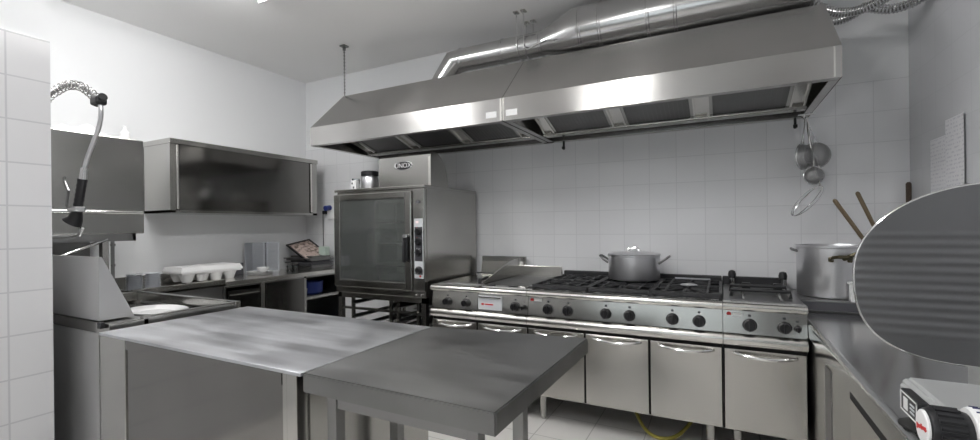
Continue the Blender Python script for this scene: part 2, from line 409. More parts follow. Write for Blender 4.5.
strap(-1.395,'right one of two thin hanger straps looped around the narrow duct')
t = MB().tube([(-1.40,DY-.108,2.80),(-1.36,DY-.115,2.77),(-1.28,DY-.115,2.80),(-1.2,DY-.122,2.81),(-1.12,DY-.16,2.78)],.006,8).thing('loose_cable',M['chrome'],'thin loose cable curving along the underside of the narrow duct','cable')
# flexible hoses beyond the hood end
for i, (yy, dz, lab) in enumerate(((3.3,0,'front corrugated flexible conduit sagging between hood right end and right wall'),(3.45,.015,'rear corrugated flexible conduit sagging between hood right end and right wall'))):
    m = MB(); pts=[]; R=[]
    for k in range(80):
        u = k/79; pts.append((.52+.555*u, yy+.04*math.sin(u*5), 2.665+dz-.055*abs(math.sin(u*PI*(1.5+.5*i)))-.02*u)); R.append(.024+.005*(k%2))
    m.tube(pts,R,12).thing('flexible_conduit',M['duct'],lab,'conduit','flexible conduits')

# ------------------------------------------------------------------ cooking line
SY, SB = 2.888, 3.72
def module(x0, x1, name, label, cat, ndoors, knobs):
    t = thing(name, label, cat, ((x0+x1)/2,3.3,0))
    g = .0015
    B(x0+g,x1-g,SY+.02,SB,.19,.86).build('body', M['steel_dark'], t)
    # bull-nosed front edge
    pr = [(SY+.06,.862)]+[(SY-.028+.022*(1-math.cos(a))-.0, .892+.022*math.sin(a)) for a in [-PI/2+PI*k/8*1.0 for k in range(9)]]+[(SY+.06,.914)]
    pr = [(SY+.06,.868),(SY-.012,.868)]+[(SY-.012-.023*math.cos(a),.891+.023*math.sin(a)) for a in [-PI/2+PI*k/8 for k in range(1,8)]]+[(SY-.012,.914),(SY+.06,.914)]
    m = MB(); m.prism(pr,'x',x0+g,x1-g,smooth=True); m.build('front_edge', M['bull'], t)
    m = MB(); m.prism([(SY+.03,.74),(SY-.014,.74),(SY+.004,.866),(SY+.03,.866)],'x',x0+g,x1-g); m.build('control_panel', M['steel'], t)
    pr = [(SY+.03,.672),(SY-.02,.672)]+[(SY-.02-.020*math.cos(a),.703+.031*math.sin(a)) for a in [-PI/2+PI*k/8 for k in range(1,8)]]+[(SY-.02,.734),(SY+.03,.745)]
    m = MB(); m.prism(pr,'x',x0+g,x1-g,smooth=True); m.build('lower_edge', M['bull'], t)
    B(x0+g,x1-g,SY+.004,SY+.02,.19,.672).build('door_recess_shade', M['gap'], t)  # black sheet standing in for shade in the gaps around the doors
    w = (x1-x0)/ndoors
    for k in range(ndoors):
        a, b = x0+k*w, x0+(k+1)*w
        dr = B(a+.006,b-.006,SY-.018,SY+.004,.195,.652,bev=.003).build('door', M['steel_door'], t)
        pts = [(a+.05+(w-.1)*u, SY-.018-.048*math.sin(PI*min(1,max(0,u)))**.6 if 0<u<1 else SY-.016, .632-.010*math.sin(PI*u)) for u in [i/14 for i in range(15)]]
        MB().tube(pts,.0095,10).build('handle', M['chrome'], dr)
        pts=[(p[0],SY-.0185,p[2]-.02) for p in pts]
    for kx, r in knobs:
        z = .792; y = SY-.007
        kb = MB().lathe([(r,0),(r,-.012),(r*.86,-.016),(r*.80,-.034),(r*.72,-.04)],(kx,y,z),axis='y',seg=24).box(kx-.005,kx+.005,y-.050,y-.034,z-r*.75,z+r*.75,bev=.002).build('knob', M['black'], t)
        MB().box(kx-.007,kx+.007,SY-.002,SY+.004,z+r+.008,z+r+.02).build('index_mark', M['print'], kb)
    n = 2
    for lx in (x0+.07,x1-.07):
        for ly in (SY+.09,SB-.1):
            MB().lathe([(.016,0),(.024,.03),(.026,.16),(.034,.17),(.034,.19)],(lx,ly,0),seg=16).build('leg', M['steel'], t)
    return t
def emblem(t, x, z, w, col, lab):
    y = SY-.013+.018*(z-.74)/.126
    if col: MB().lathe([(.012,0),(.012,-.002)],(x,y,z),axis='y',seg=16).build('emblem', M['red'], t, label='small round red emblem')
    MB().box(x+.016,x+.016+w,y-.002,y+.002,z-.011,z+.011).build('name_plate', M['white'], t)
A0 = module(-1.993,-1.593,'hot_plate_unit','narrow steel cooking unit with closed flat top, next to the oven','stove',1,[(-1.854,.030),(-1.69,.030)])
m = MB().box(-1.985,-1.60,2.95,3.69,.86,.918,bev=.003); m.build('cooking_plate', M['steel_dark'], A0)
m = MB().box(-1.97,-1.62,2.99,3.6,.918,.924); m.build('lid_plate', M['steel'], A0)
MB().sheet([(3.66,.91),(3.70,1.08),(3.72,1.08)][::-1],'x',-1.985,-1.55,.004).box(-1.985,-1.55,3.69,3.72,.91,1.08).build('splash_guard', M['steel'], A0)
MB().tube([(-1.90,3.42,.924),(-1.90,3.42,.955),(-1.70,3.42,.955),(-1.70,3.42,.924)],.008,8).build('lift_handle', M['black'], A0)
MB().tube([(-1.63,2.99,.924),(-1.63,2.99,.95),(-1.63,3.12,.955)],.014,8).build('drain_tap', M['black'], A0)

G = module(-1.593,-1.193,'griddle_unit','steel griddle unit with slanted splash guard and white plate on its panel','griddle',1,[(-1.29,.032),(-1.222,.017)])
B(-1.575,-1.205,2.99,3.64,.86,.925,bev=.004).build('griddle_plate', M['griddle'], G)
MB().prism([(2.98,.92),(3.64,.92),(3.64,1.075),(3.45,1.06),(2.98,.945)],'x',-1.590,-1.583).build('splash_guard', M['steel'], G)
B(-1.59,-1.196,3.64,3.66,.91,1.01,bev=.003).build('back_guard', M['bull'], G)
B(-1.57,-1.225,2.915,2.975,.914,.922).build('front_rim', M['chrome'], G)
for x in (-1.51,-1.33): B(x-.03,x+.03,2.925,2.965,.922,.928).build('drain_slot', M['black'], G)
MB().box(-1.583,-1.392,SY-.016,SY,.752,.855,bev=.003).build('drip_drawer', M['panelwhite'], G)
MB().box(-1.578,-1.397,SY-.028,SY-.016,.838,.852,bev=.003).build('drawer_lip', M['chrome'], G)
MB().box(-1.555,-1.535,SY-.018,SY-.014,.785,.80).box(-1.525,-1.46,SY-.018,SY-.014,.788,.797).build('printed_mark', M['red'], G)

R_ = module(-1.193,.007,'gas_range','wide steel gas range with six black burner grates and three doors','stove',3,[(-1.046,.035),(-.907,.035),(-.657,.035),(-.51,.035),(-.261,.035),(-.116,.035)])
emblem(R_,-1.165,.845,.055,True,'')
B(-1.185,-.001,2.95,3.69,.86,.905,bev=.003).build('burner_tray', M['iron'], R_)
for i in range(3):
    for j in range(2):
        cx = -1.193+.2+.4*i; cy = 3.13+.36*j
        b = MB().lathe([(.07,.905),(.072,.918),(.055,.922),(.05,.935),(.046,.938),(.0,.938)],(cx,cy,0),seg=24).build('burner', M['iron'], R_)
        m = MB(); hx, hy = .19, .172
        for s in (-1,1):
            m.box(cx-hx,cx+hx,cy+s*hy-.008,cy+s*hy+.008,.925,.945); m.box(cx+s*hx-.008,cx+s*hx+.008,cy-hy,cy+hy,.925,.945)
            m.box(cx+s*.12-.007,cx+s*.12+.007,cy-hy,cy+hy,.93,.947)
            m.box(cx+s*hx-.008,cx+s*hx+.008,cy-hy,cy-hy+.016,.9,.93); m.box(cx+s*hx-.008,cx+s*hx+.008,cy+hy-.016,cy+hy,.9,.93)
        for k in range(8):
            a = PI*k/4; c, s_ = math.cos(a), math.sin(a); r1 = .185 if k%2==0 else .2
            m.tube([(cx+c*.035,cy+s_*.035,.945),(cx+c*min(r1,.185),cy+s_*min(r1,.17),.94)],.007,6)
        m.build('grate', M['iron'], R_)
MB().lathe([(.055,.947),(.05,.952),(.02,.954)],(-.193,3.3,0),seg=20).build('burner_cover', M['alu'], R_)
B(-.31,-.07,3.655,3.67,.925,.955).build('flue_plate', M['alu'], R_)
MB().box(-1.19,.005,3.68,3.72,.86,.975,bev=.006).build('rear_flue', M['iron'], R_)

D_ = module(.007,.407,'grill_unit','narrow steel unit with rack bars over an open top, right of the gas range','grill',1,[(.14,.036),(.303,.034),(.362,.018)])
emblem(D_,.038,.845,.05,True,'')
m = MB().box(.012,.06,2.95,3.69,.86,.916).box(.36,.402,2.95,3.69,.86,.916).box(.06,.36,2.95,3.02,.86,.916).box(.06,.36,3.6,3.69,.86,.916).box(.06,.36,3.02,3.6,.84,.862)
m.build('top_frame', M['steel_dark'], D_)
for y in (3.12,3.34):
    MB().tube([(.055,y,.916),(.055,y,.955),(.36,y,.955),(.36,y,.916)],.010,8).build('rack_bar', M['iron'], D_)
for x in (.12,.31):
    MB().tube([(x,3.02,.9),(x,3.3,.93),(x,3.58,.9)],.009,8).build('rack_bar', M['steel'], D_)
for x in (.07,.374):
    p = MB().cyl((x,3.61,.91),(x,3.61,.985),.017,seg=14).build('rear_post', M['chrome'], D_)
    MB().lathe([(.024,.975),(.026,1.0),(.02,1.022),(.008,1.028)],(x,3.61,0),seg=14).build('post_cap', M['black'], p)
for x,y in ((.15,3.47),(.33,3.47)):
    MB().box(x-.025,x+.025,y-.012,y+.012,.92,.96,bev=.004).build('rest_block', M['black'], D_)
MB().box(.01,.404,3.69,3.72,.86,.975,bev=.006).build('rear_flue', M['iron'], D_)

# gas hose on the floor
pts = []
for k in range(25):
    u = k/24; pts.append((-.60+.5*u, 3.35-.36*math.sin(PI*u)**.8, .19*(1-math.sin(PI*u))**1.5+.013))
pts = [(-.62,3.5,.2)]+pts+[(-.08,3.5,.2)]
MB().tube(pts,.011,10).thing('gas_hose',M['yellow'],'yellow rubber gas hose drooping onto the floor beneath the range','hose')

# pot on the range
t = thing('cooking_pot','wide aluminium cooking pot with lid on the gas range','pot',(-.575,3.45,.9535))
c = (-.575,3.45,0); r=.182
MB().lathe([(r-.02,.9535),(r-.004,.957),(r,.97),(r,1.125),(r+.006,1.128),(r+.006,1.136),(r-.002,1.138),(r-.006,1.13),(r-.006,.96),(0.01,.955)],c,seg=48).build('vessel', M['alu'], t)
ld = MB().lathe([(r+.004,1.136),(r+.006,1.142),(r-.02,1.148),(r*.6,1.157),(.01,1.162)],c,seg=48).build('lid', M['alu'], t)
MB().tube([(-.62,3.45,1.156),(-.61,3.45,1.180),(-.575,3.45,1.186),(-.54,3.45,1.180),(-.53,3.45,1.156)],.008,8).build('lid_handle', M['chrome'], ld)
for s in (-1,1):
    x = -.575+s*r
    MB().tube([(x-s*.004,3.40,1.075),(x+s*.03,3.395,1.10),(x+s*.062,3.415,1.125),(x+s*.066,3.45,1.128),(x+s*.062,3.485,1.125),(x+s*.03,3.505,1.10),(x-s*.004,3.50,1.075)],.008,8).build('handle', M['steel_dark'], t)

# ------------------------------------------------------------------ combi oven and stand
OX0, OX1, OY0, OY1, OZ0, OZ1 = -3.005,-2.05,2.88,3.70,.80,1.672
ov = thing('convection_oven','large stainless steel convection oven with glass door on an open stand','oven',(-2.53,3.3,OZ0))
m = MB()
m.box(OX0,OX0+.03,OY0+.02,OY1,OZ0,OZ1-.006).box(-2.19,OX1,OY0+.02,OY1,OZ0,OZ1-.006).box(OX0+.03,-2.19,OY0+.022,OY1-.002,OZ1-.04,OZ1-.007).box(OX0+.03,-2.19,OY0+.022,OY1-.002,OZ0+.001,OZ0+.08).box(OX0+.03,-2.19,OY1-.03,OY1-.003,OZ0+.08,OZ1-.04)
m.build('casing', M['steel'], ov)
B(OX0-.004,OX1+.003,OY0-.012,OY1,OZ1-.006,OZ1+.018,bev=.004).build('top_panel', M['steel'], ov)
B(OX0,OX1-.001,OY0-.002,OY0+.02,OZ0,.85,bev=.003).build('base_fascia', M['steel'], ov)
MB().box(-2.945,-2.22,OY0+.12,OY1-.06,.885,.89).box(-2.945,-2.22,OY1-.065,OY1-.06,.885,1.6).box(-2.95,-2.945,OY0+.08,OY1-.06,.885,1.6).box(-2.22,-2.215,OY0+.08,OY1-.06,.885,1.6).box(-2.945,-2.22,OY0+.08,OY1-.06,1.6,1.605).build('cavity_liner', M['enamel'], ov)
for k in range(3):
    z = 1.02+.19*k; m = MB()
    for y in (3.06,3.6): m.cyl((-2.93,y,z),(-2.24,y,z),.006,seg=6)
    for q in range(12): m.cyl((-2.90+.06*q,3.06,z),(-2.90+.06*q,3.6,z),.003,seg=6)
    m.build('oven_rack', M['chrome'], ov)
m = MB()
for x in (-2.93,-2.235):
    for y in (3.1,3.35,3.58): m.cyl((x,y,.9),(x,y,1.58),.004,seg=6)
m.build('rack_supports', M['chrome'], ov)
MB().lathe([(.19,0),(.19,-.004),(.02,-.008)],(-2.52,OY1-.07,1.26),axis='y',seg=32).build('fan_cover', M['steel_dark'], ov)
# door
dr = MB().box(-2.998,-2.93,OY0-.03,OY0+.015,.855,1.645,bev=.004).box(-2.232,-2.168,OY0-.03,OY0+.015,.855,1.645,bev=.004).box(-2.93,-2.232,OY0-.03,OY0+.015,1.595,1.645,bev=.004).box(-2.93,-2.232,OY0-.03,OY0+.015,.855,.915,bev=.004).build('door', M['steel'], ov)
B(-2.94,-2.222,OY0-.022,OY0-.016,.905,1.605).build('door_glass', M['glass'], dr)
m = MB().box(-2.938,-2.918,OY0-.016,OY0+.002,.905,1.605).box(-2.244,-2.224,OY0-.016,OY0+.002,.905,1.605).box(-2.92,-2.24,OY0-.016,OY0+.002,1.585,1.605).box(-2.92,-2.24,OY0-.016,OY0+.002,.905,.925)
m.build('door_seal', M['rubber'], dr)
MB().box(-2.236,-2.19,OY0-.055,OY0-.03,1.09,1.30,bev=.01).box(-2.226,-2.20,OY0-.075,OY0-.05,1.08,1.25,bev=.009).build('door_handle', M['black'], dr)
MB().box(-2.23,-2.192,OY0-.058,OY0-.03,1.275,1.30,bev=.004).build('latch', M['chrome'], dr)
B(-2.164,-2.052,OY0-.012,OY0+.02,.855,1.66,bev=.003).build('control_column', M['steel'], ov)
cp = B(-2.148,-2.064,OY0-.015,OY0-.012,.955,1.425).build('control_panel', M['panelwhite'], ov)
B(-2.142,-2.07,OY0-.017,OY0-.015,1.09,1.36).build('panel_print', M['print'], cp)
B(-2.142,-2.07,OY0-.017,OY0-.015,.985,1.03).build('panel_print', M['print'], cp)
B(-2.132,-2.106,OY0-.018,OY0-.015,1.388,1.406).build('display', M['redled'], cp)
B(-2.10,-2.085,OY0-.018,OY0-.015,.965,.98).build('warning_mark', M['red'], cp)
for z in (1.325,1.245,1.16,1.02):
    kb = MB().lathe([(.031,0),(.031,-.012),(.024,-.016),(.02,-.03)],(-2.102,OY0-.017,z),axis='y',seg=20).box(-2.106,-2.098,OY0-.052,OY0-.04,z-.018,z+.018).build('knob', M['black'], ov)
    MB().box(-2.122,-2.118,OY0-.0185,OY0-.016,z+.018,z+.034).box(-2.088,-2.084,OY0-.0185,OY0-.016,z-.02,z-.004).build('scale_mark', M['red'] if z>1.2 else M['white'], kb)
MB().lathe([(.025,0),(.025,-.002)],(-2.11,OY0-.012,1.555),axis='y',sx=1,sy=.5,seg=24).build('badge', M['print'], ov)
for x in (-2.14,-2.09): MB().lathe([(.009,0),(.009,-.01),(.006,-.012)],(x,OY0-.002,.822),axis='y',seg=12).build('screw', M['chrome'], ov)
# upper steam housing with rounded back
pr = [(2.98,OZ1+.018),(2.98,1.945),(3.0,1.965),(3.04,1.965)]+[(3.04+.19*math.sin(a),1.70+.265*math.cos(a)) for a in [PI/2*k/9 for k in range(1,10)]]+[(3.23,OZ1+.018)]
MB().prism(pr,'x',-2.60,-2.062).build('steam_housing', M['steel'], ov)
B(-2.085,-2.062,2.976,2.98,OZ1+.02,1.925).build('corner_highlight', M['bull'], ov)  # bright strip paints the highlight along the housing's front right edge
bd = MB().lathe([(.095,0),(.095,-.004),(.088,-.005)],(-2.335,2.98,1.868),axis='y',sy=.42,seg=40).build('badge_rim', M['chrome'], ov)
MB().lathe([(.085,-.006),(.082,-.008)],(-2.335,2.98,1.868),axis='y',sy=.40,seg=40).build('badge_field', M['black'], bd)
MB().text('UNOX',.056,Matrix.Translation((-2.335,2.9715,1.868))@Matrix.Rotation(PI/2,4,'X')).build('badge_lettering', M['white'], bd)

st = thing('oven_stand','open steel stand with tray runners beneath the big oven','stand',(-2.53,3.3,0))
for x in (OX0+.03,-2.08):
    for y in (OY0+.03,OY1-.04): B(x-.02,x+.02,y-.02,y+.02,0,.795).build('leg', M['steel'], st)
m = MB().box(OX0+.01,OX1-.01,OY0+.01,OY0+.05,.755,.8).box(OX0+.01,OX1-.01,OY1-.06,OY1-.02,.755,.8).box(OX0+.01,OX0+.05,OY0+.01,OY1-.02,.755,.8).box(OX1-.05,OX1-.01,OY0+.01,OY1-.02,.755,.8)
m.build('top_frame', M['steel'], st)
for y in (OY0+.02,OY1-.05): B(OX0+.05,OX1-.05,y,y+.02,.655,.675).build('cross_rail', M['steel'], st)
for x in (-2.86,-2.44,-2.36,-2.16):
    for y in (OY0+.04,OY1-.08): B(x-.012,x+.012,y,y+.024,.1,.755).build('rack_post', M['steel'], st)
for z in (.22,.31,.40,.49,.58,.70):
    for x, s in ((-2.86,1),(-2.44,-1),(-2.36,1),(-2.16,-1)):
        MB().sheet([(x+s*.010,z+.025),(x+s*.012,z),(x+s*.05,z)],'y',OY0+.04,OY1-.056,.003).build('tray_runner', M['steel_dark'], st)
B(OX0+.03,OX1-.04,OY0+.03,OY1-.04,.10,.125).build('lower_shelf', M['steel_dark'], st)

# things on top of the oven
oz = OZ1+.018
t = thing('storage_jar','grey jar with black lid on top of the oven','jar',(-2.81,3.1,oz))
MB().lathe([(.068,oz),(.075,oz+.01),(.075,oz+.11),(.064,oz+.13)],(-2.81,3.1,0),seg=28).build('body', M['alu'], t)
MB().lathe([(.070,oz+.13),(.078,oz+.134),(.078,oz+.168),(.07,oz+.174)],(-2.81,3.1,0),seg=28).build('lid', M['black'], t)
t = thing('plastic_cup','small clear plastic cup on the oven, left of the jar with black lid','cup',(-2.93,3.05,oz))
MB().lathe([(.03,oz),(.036,oz+.11),(.034,oz+.11),(.028,oz+.005)],(-2.93,3.05,0),seg=20).build('cup_wall', M['clear'], t)
MB().lathe([(.027,oz+.006),(.032,oz+.06)],(-2.93,3.05,0),seg=20).build('content', M['green'], t)
t = thing('spice_box','small white box with dark marks in front of the jar on the oven','box',(-2.87,2.97,oz))
B(-2.895,-2.835,2.95,2.99,oz,oz+.085,bev=.004).build('carton', M['white'], t)
MB().box(-2.885,-2.87,2.948,2.95,oz+.05,oz+.065).box(-2.87,-2.855,2.948,2.95,oz+.012,oz+.03).build('printed_mark', M['print'], t)
MB().lathe([(.07,oz),(.10,oz+.06),(.108,oz+.09),(.104,oz+.09),(.066,oz+.006)],(-3.0+.12,3.38,0),seg=28).thing('plastic_bowl',M['white'],'translucent white bowl at the back left of the oven top','bowl')

# ------------------------------------------------------------------ wall cabinet
cb = thing('hanging_cabinet','long stainless steel wall cabinet with sliding doors, left of the oven','cabinet',(-4.2,2.81,1.5))
cx0, cx1, cy0, cy1, cz0, cz1 = XL,-4.0,2.06,3.56,1.5,2.105
MB().box(cx0,cx1-.02,cy0,cy0+.012,cz0,cz1).box(cx0,cx1-.02,cy1-.012,cy1,cz0,cz1).box(cx0,cx1,cy0,cy1,cz0,cz0+.022).box(cx0,cx0+.01,cy0,cy1,cz0,cz1).build('carcass', M['steel'], cb)
B(cx0,cx1+.012,cy0-.006,cy1+.006,cz1-.035,cz1+.008,bev=.004).build('top_panel', M['steel'], cb)
for a, b in ((cy0,cy0+.045),(cy1-.06,cy1)): B(cx1-.02,cx1,a,b,cz0+.0,cz1-.035).build('stile', M['steel'], cb)
dr = B(cx1-.018,cx1-.006,cy0+.075,cy1-.10,cz0+.022,cz1-.035).build('sliding_door', M['steel_cab'], cb)
B(cx1-.035,cx1-.022,cy0+.045,cy1-.06,cz0+.022,cz1-.035).build('sliding_door', M['steel_cab'], cb)
B(cx1-.012,cx1+.006,cy0+.048,cy0+.066,cz0+.03,cz1-.04,bev=.004).build('door_pull', M['bull'], cb)
B(cx1-.012,cx1+.006,cy1-.092,cy1-.066,cz0+.03,cz1-.04,bev=.004).build('door_pull', M['bull'], cb)
B(cx1-.02,cx1-.005,cy0+.068,cy0+.075,cz0+.022,cz1-.035).build('door_gap_shade', M['gap'], cb)  # solid black strip painting the shade in the gap beside the door

# ------------------------------------------------------------------ dishwasher (pass-through, hood raised)
dw = thing('dishwasher','hood-type stainless steel dishwasher with its hood raised, behind the tiled pillar','dishwasher',(-4.05,1.35,0))
B(XL+.005,-3.705,1.0,1.735,1.335,2.005,bev=.006).build('hood', M['steel'], dw)
MB().box(-3.72,-3.70,1.0,1.68,1.285,1.335).box(XL+.005,-3.70,1.66,1.68,1.285,1.335).box(XL+.005,-3.70,1.0,1.02,1.285,1.335).build('hood_skirt', M['steel_dark'], dw)
hd = MB().cyl((-3.655,1.0,1.482),(-3.655,1.70,1.482),.013,seg=12).build('lift_handle', M['chrome'], dw)
for y in (1.03,1.67): MB().cyl((-3.705,y,1.482),(-3.655,y,1.482),.010,seg=10).build('handle_bracket', M['chrome'], hd)
MB().box(XL+.005,XL+.07,1.0,1.66,.9,1.335).build('back_column', M['steel_dark'], dw)
for y in (1.02,1.495): B(-3.775,-3.725,y,y+.035,.9,1.335).build('guide_post', M['bull'], dw)
MB().cyl((-3.71,1.10,1.125),(-3.71,1.515,1.30),.012,seg=10).build('lift_arm', M['chrome'], dw)
MB().box(-3.726,-3.718,1.54,1.56,1.0,1.33).cyl((-3.73,1.55,1.26),(-3.705,1.55,1.26),.012,seg=8).cyl((-3.73,1.55,1.12),(-3.705,1.55,1.12),.010,seg=8).build('spring_link', M['steel_dark'], dw)
B(XL+.005,-3.705,1.0,1.69,.1,.90,bev=.005).build('wash_tank', M['steel'], dw)
for x in (XL+.06,-3.77):
    for y in (1.06,1.65): MB().cyl((x,y,0),(x,y,.1),.025,seg=14).build('foot', M['steel'], dw)
# cloth heap on the dishwasher
m = MB(); n = 22; vs=[[None]*n for _ in range(n)]
for i in range(n):
    for j in range(n):
        u, v = i/(n-1)*2-1, j/(n-1)*2-1
        h = max(0,1-(u*u+v*v))**.5
        z = 2.008+.075*h*(.55+.45*math.sin(5*u+3*v)*math.cos(4*v-2*u))+.02*h*math.sin(11*u)
        vs[i][j] = m.bm.verts.new((-3.92+.15*u+.02*math.sin(4*v),1.46+.16*v,z))
for i in range(n-1):
    for j in range(n-1):
        f = m.bm.faces.new((vs[i][j],vs[i+1][j],vs[i+1][j+1],vs[i][j+1])); f.smooth=True
bmesh.ops.solidify(m.bm, geom=m.bm.faces[:], thickness=-.004)
m.thing('kitchen_cloth',M['cloth'],'crumpled white cloth lying on top of the dishwasher','cloth')
t = thing('white_bottle','small white bottle standing on the dishwasher beside the cloth','bottle',(-3.86,1.69,2.005))
MB().lathe([(.028,2.005),(.03,2.01),(.03,2.07),(.012,2.09),(.011,2.1)],(-3.86,1.69,0),seg=18).build('body', M['white'], t)
MB().lathe([(.013,2.1),(.013,2.12)],(-3.86,1.69,0),seg=14).build('cap', M['white'], t)

# ------------------------------------------------------------------ sink table
sk = thing('sink_table','stainless steel sink table with sloped splash guard beside the tiled pillar','sink',(-3.1,1.35,0))
MB().prism([(1.05,.925),(1.05,1.232),(1.062,1.232),(1.195,.925)],'x',-3.69,-2.655).build('splash_guard', M['satin'], sk)
m = MB().box(-3.69,-2.56,1.665,1.70,.865,.928,bev=.004).box(-2.595,-2.56,1.19,1.665,.865,.928,bev=.004).box(-3.69,-3.655,1.19,1.665,.865,.928,bev=.004).box(-3.69,-2.56,1.05,1.215,.865,.918,bev=.003)
m.build('rim', M['steel'], sk)
MB().box(-3.655,-2.595,1.215,1.665,.846,.852).build('basin', M['steel_mirror'], sk)
MB().lathe([(.045,.852),(.045,.855),(.03,.853)],(-3.45,1.45,0),seg=20).build('drain', M['chrome'], sk)
B(-3.69,-2.662,1.05,1.066,.12,.865).build('back_panel', M['satin'], sk)
B(-3.69,-2.662,1.066,1.68,.12,.14).build('under_shelf', M['steel'], sk)
for x in (-3.66,-2.69):
    for y in (1.085,1.66): B(x-.018,x+.018,y-.018,y+.018,0,.865).build('leg', M['steel'], sk)
B(-2.63,-2.60,1.03,1.05,.895,.925,bev=.003).build('corner_clip', M['black'], sk)
MB().lathe([(.10,.853),(.16,.864),(.175,.875),(.17,.877),(.1,.858)],(-3.07,1.50,0),sx=1.25,sy=.8,seg=36).thing('oval_platter',M['china'],'white oval platter lying in the steel sink','plate')
# pre-rinse spray
sp = thing('spray_tap','tall pre-rinse spray tap with coiled spring hose beside the tiled pillar','tap',(-3.50,1.13,.918))
MB().cyl((-3.50,1.13,.918),(-3.50,1.13,2.02),.013,seg=14).lathe([(.032,.918),(.03,.93),(.018,.95)],(-3.50,1.13,0),seg=18).box(-3.55,-3.45,1.10,1.16,.98,1.04,bev=.01).build('riser_pipe', M['chrome'], sp)
MB().tube([(-3.50,1.13,1.33),(-3.43,1.17,1.328),(-3.26,1.18,1.33),(-3.20,1.18,1.335),(-3.17,1.18,1.375)],.010,10).build('wall_arm', M['chrome'], sp)
path = [(-3.50,1.13,2.02),(-3.49,1.13,2.10),(-3.44,1.14,2.145),(-3.36,1.15,2.168),(-3.27,1.15,2.175),(-3.17,1.15,2.165),(-3.07,1.15,2.138),(-2.98,1.15,2.095),(-2.90,1.15,2.05)]
def cat(P, n=8):
    P=[Vector(p) for p in P]; out=[]
    for i in range(len(P)-1):
        p0=P[max(0,i-1)];p1=P[i];p2=P[i+1];p3=P[min(len(P)-1,i+2)]
        for k in range(n):
            t=k/n; out.append(.5*((2*p1)+(p2-p0)*t+(2*p0-5*p1+4*p2-p3)*t*t+(3*p1-p0-3*p2+p3)*t**3))
    out.append(P[-1]); return out
arc = cat(path,10)
MB().tube(arc,.010,8).build('inner_hose', M['steel_dark'], sp)
coil=[]; N=len(arc)
for k in range(17*12+1):
    u=k/(17*12)*(N-1); i=min(int(u),N-2); f=u-i; p=arc[i].lerp(arc[i+1],f); tg=(arc[i+1]-arc[i]).normalized()
    n1=Vector((0,1,0)); n2=tg.cross(n1); a=2*PI*k/12
    coil.append(p+(n1*math.cos(a)+n2*math.sin(a))*.024)
MB().tube(coil,.0026,6).build('spring', M['steel'], sp)
MB().box(-2.93,-2.85,1.125,1.175,2.015,2.06,bev=.012).cyl((-2.92,1.15,2.03),(-2.84,1.15,2.055),.02,seg=12).build('hose_clamp', M['black'], sp)
hose = cat([(-2.872,1.15,2.02),(-2.865,1.15,1.98),(-2.885,1.15,1.91),(-2.95,1.15,1.83),(-3.02,1.15,1.75),(-3.06,1.15,1.68)],8)
MB().tube(hose,.0105,10).build('hose', M['alu'], sp)
MB().tube([(-3.057,1.15,1.70),(-3.07,1.15,1.64)],[.015,.02],12).build('hose_nut', M['chrome'], sp)
gr=[]; RR=[]
for k in range(14):
    u=k/13; gr.append((-3.075-.065*u,1.15,1.645-.165*u)); RR.append(.020+.003*(k%2))
MB().tube(gr,RR,12).build('grip', M['black'], sp)
MB().box(-3.20,-3.10,1.125,1.175,1.462,1.495,bev=.01).build('valve_body', M['chrome'], sp)
MB().tube([(-3.17,1.14,1.475),(-3.215,1.13,1.50),(-3.20,1.13,1.55),(-3.19,1.13,1.58),(-3.235,1.13,1.635),(-3.235,1.13,1.66)],.007,8).build('lever', M['steel_dark'], sp)
MB().tube([(-3.14,1.15,1.47),(-3.165,1.15,1.43),(-3.18,1.14,1.405)],[.022,.034,.046],16).build('spray_head', M['black'], sp)

# ------------------------------------------------------------------ dish outlet table and counter along the left wall
CX = -3.80
ot = thing('outlet_table','steel dish outlet table with raised rim between dishwasher and wall counter','table',(-4.1,2.07,0))
m = MB().box(XL+.002,CX,1.70,2.39,.868,.885).box(CX-.03,CX,1.70,2.39,.868,.925,bev=.004).box(XL+.002,XL+.02,1.70,2.39,.868,.97).box(XL+.002,CX,1.70,1.715,.868,.915)
m.build('top', M['steel'], ot)
B(CX-.05,CX-.035,1.715,2.38,.74,.868).build('apron', M['steel_dark'], ot)
for x in (XL+.05,CX-.06):
    for y in (1.74,2.35): B(x-.018,x+.018,y-.018,y+.018,0,.868).build('leg', M['steel'], ot)
wc = thing('niche_counter','steel counter with drawer, door and open niche along the left wall','counter',(-4.1,3.07,0))
B(XL+.002,CX,2.395,YB-.012,.862,.902,bev=.003).build('worktop', M['bull'], wc)
FX = CX-.02
MB().box(XL+.004,FX-.02,2.40,2.412,.1,.862).box(XL+.004,FX-.02,3.225,3.24,.1,.862).box(XL+.004,FX-.02,3.72,3.735,.1,.862).box(XL+.004,FX-.02,2.4,3.735,.1,.115).box(XL+.004,XL+.012,2.4,3.735,.1,.862).box(XL+.004,FX-.02,3.24,3.72,.62,.64).build('carcass', M['steel_dark'], wc)
B(FX-.02,FX,2.40,3.735,.845,.862).build('front_rail', M['steel'], wc)
dw_ = B(FX-.02,FX,2.425,2.72,.62,.815,bev=.002).build('drawer', M['steel_cab'], wc)
B(FX,FX+.015,2.43,2.715,.775,.79,bev=.004).build('drawer_pull', M['steel'], dw_)
B(FX-.02,FX-.002,2.425,2.72,.12,.61).build('lower_door', M['steel_cab'], wc)
B(FX-.02,FX+.004,2.73,2.772,.1,.862).build('stile', M['bull'], wc, label='bright upright strip')
B(FX-.02,FX,2.785,3.222,.12,.842,bev=.002).build('door', M['steel_cab'], wc)
B(FX-.02,FX,3.222,3.25,.1,.862).build('stile', M['steel'], wc)
B(FX-.02,FX,3.715,3.735,.1,.862).build('stile', M['steel'], wc)
B(FX-.02,FX,3.25,3.715,.615,.645).build('shelf_edge', M['steel'], wc)
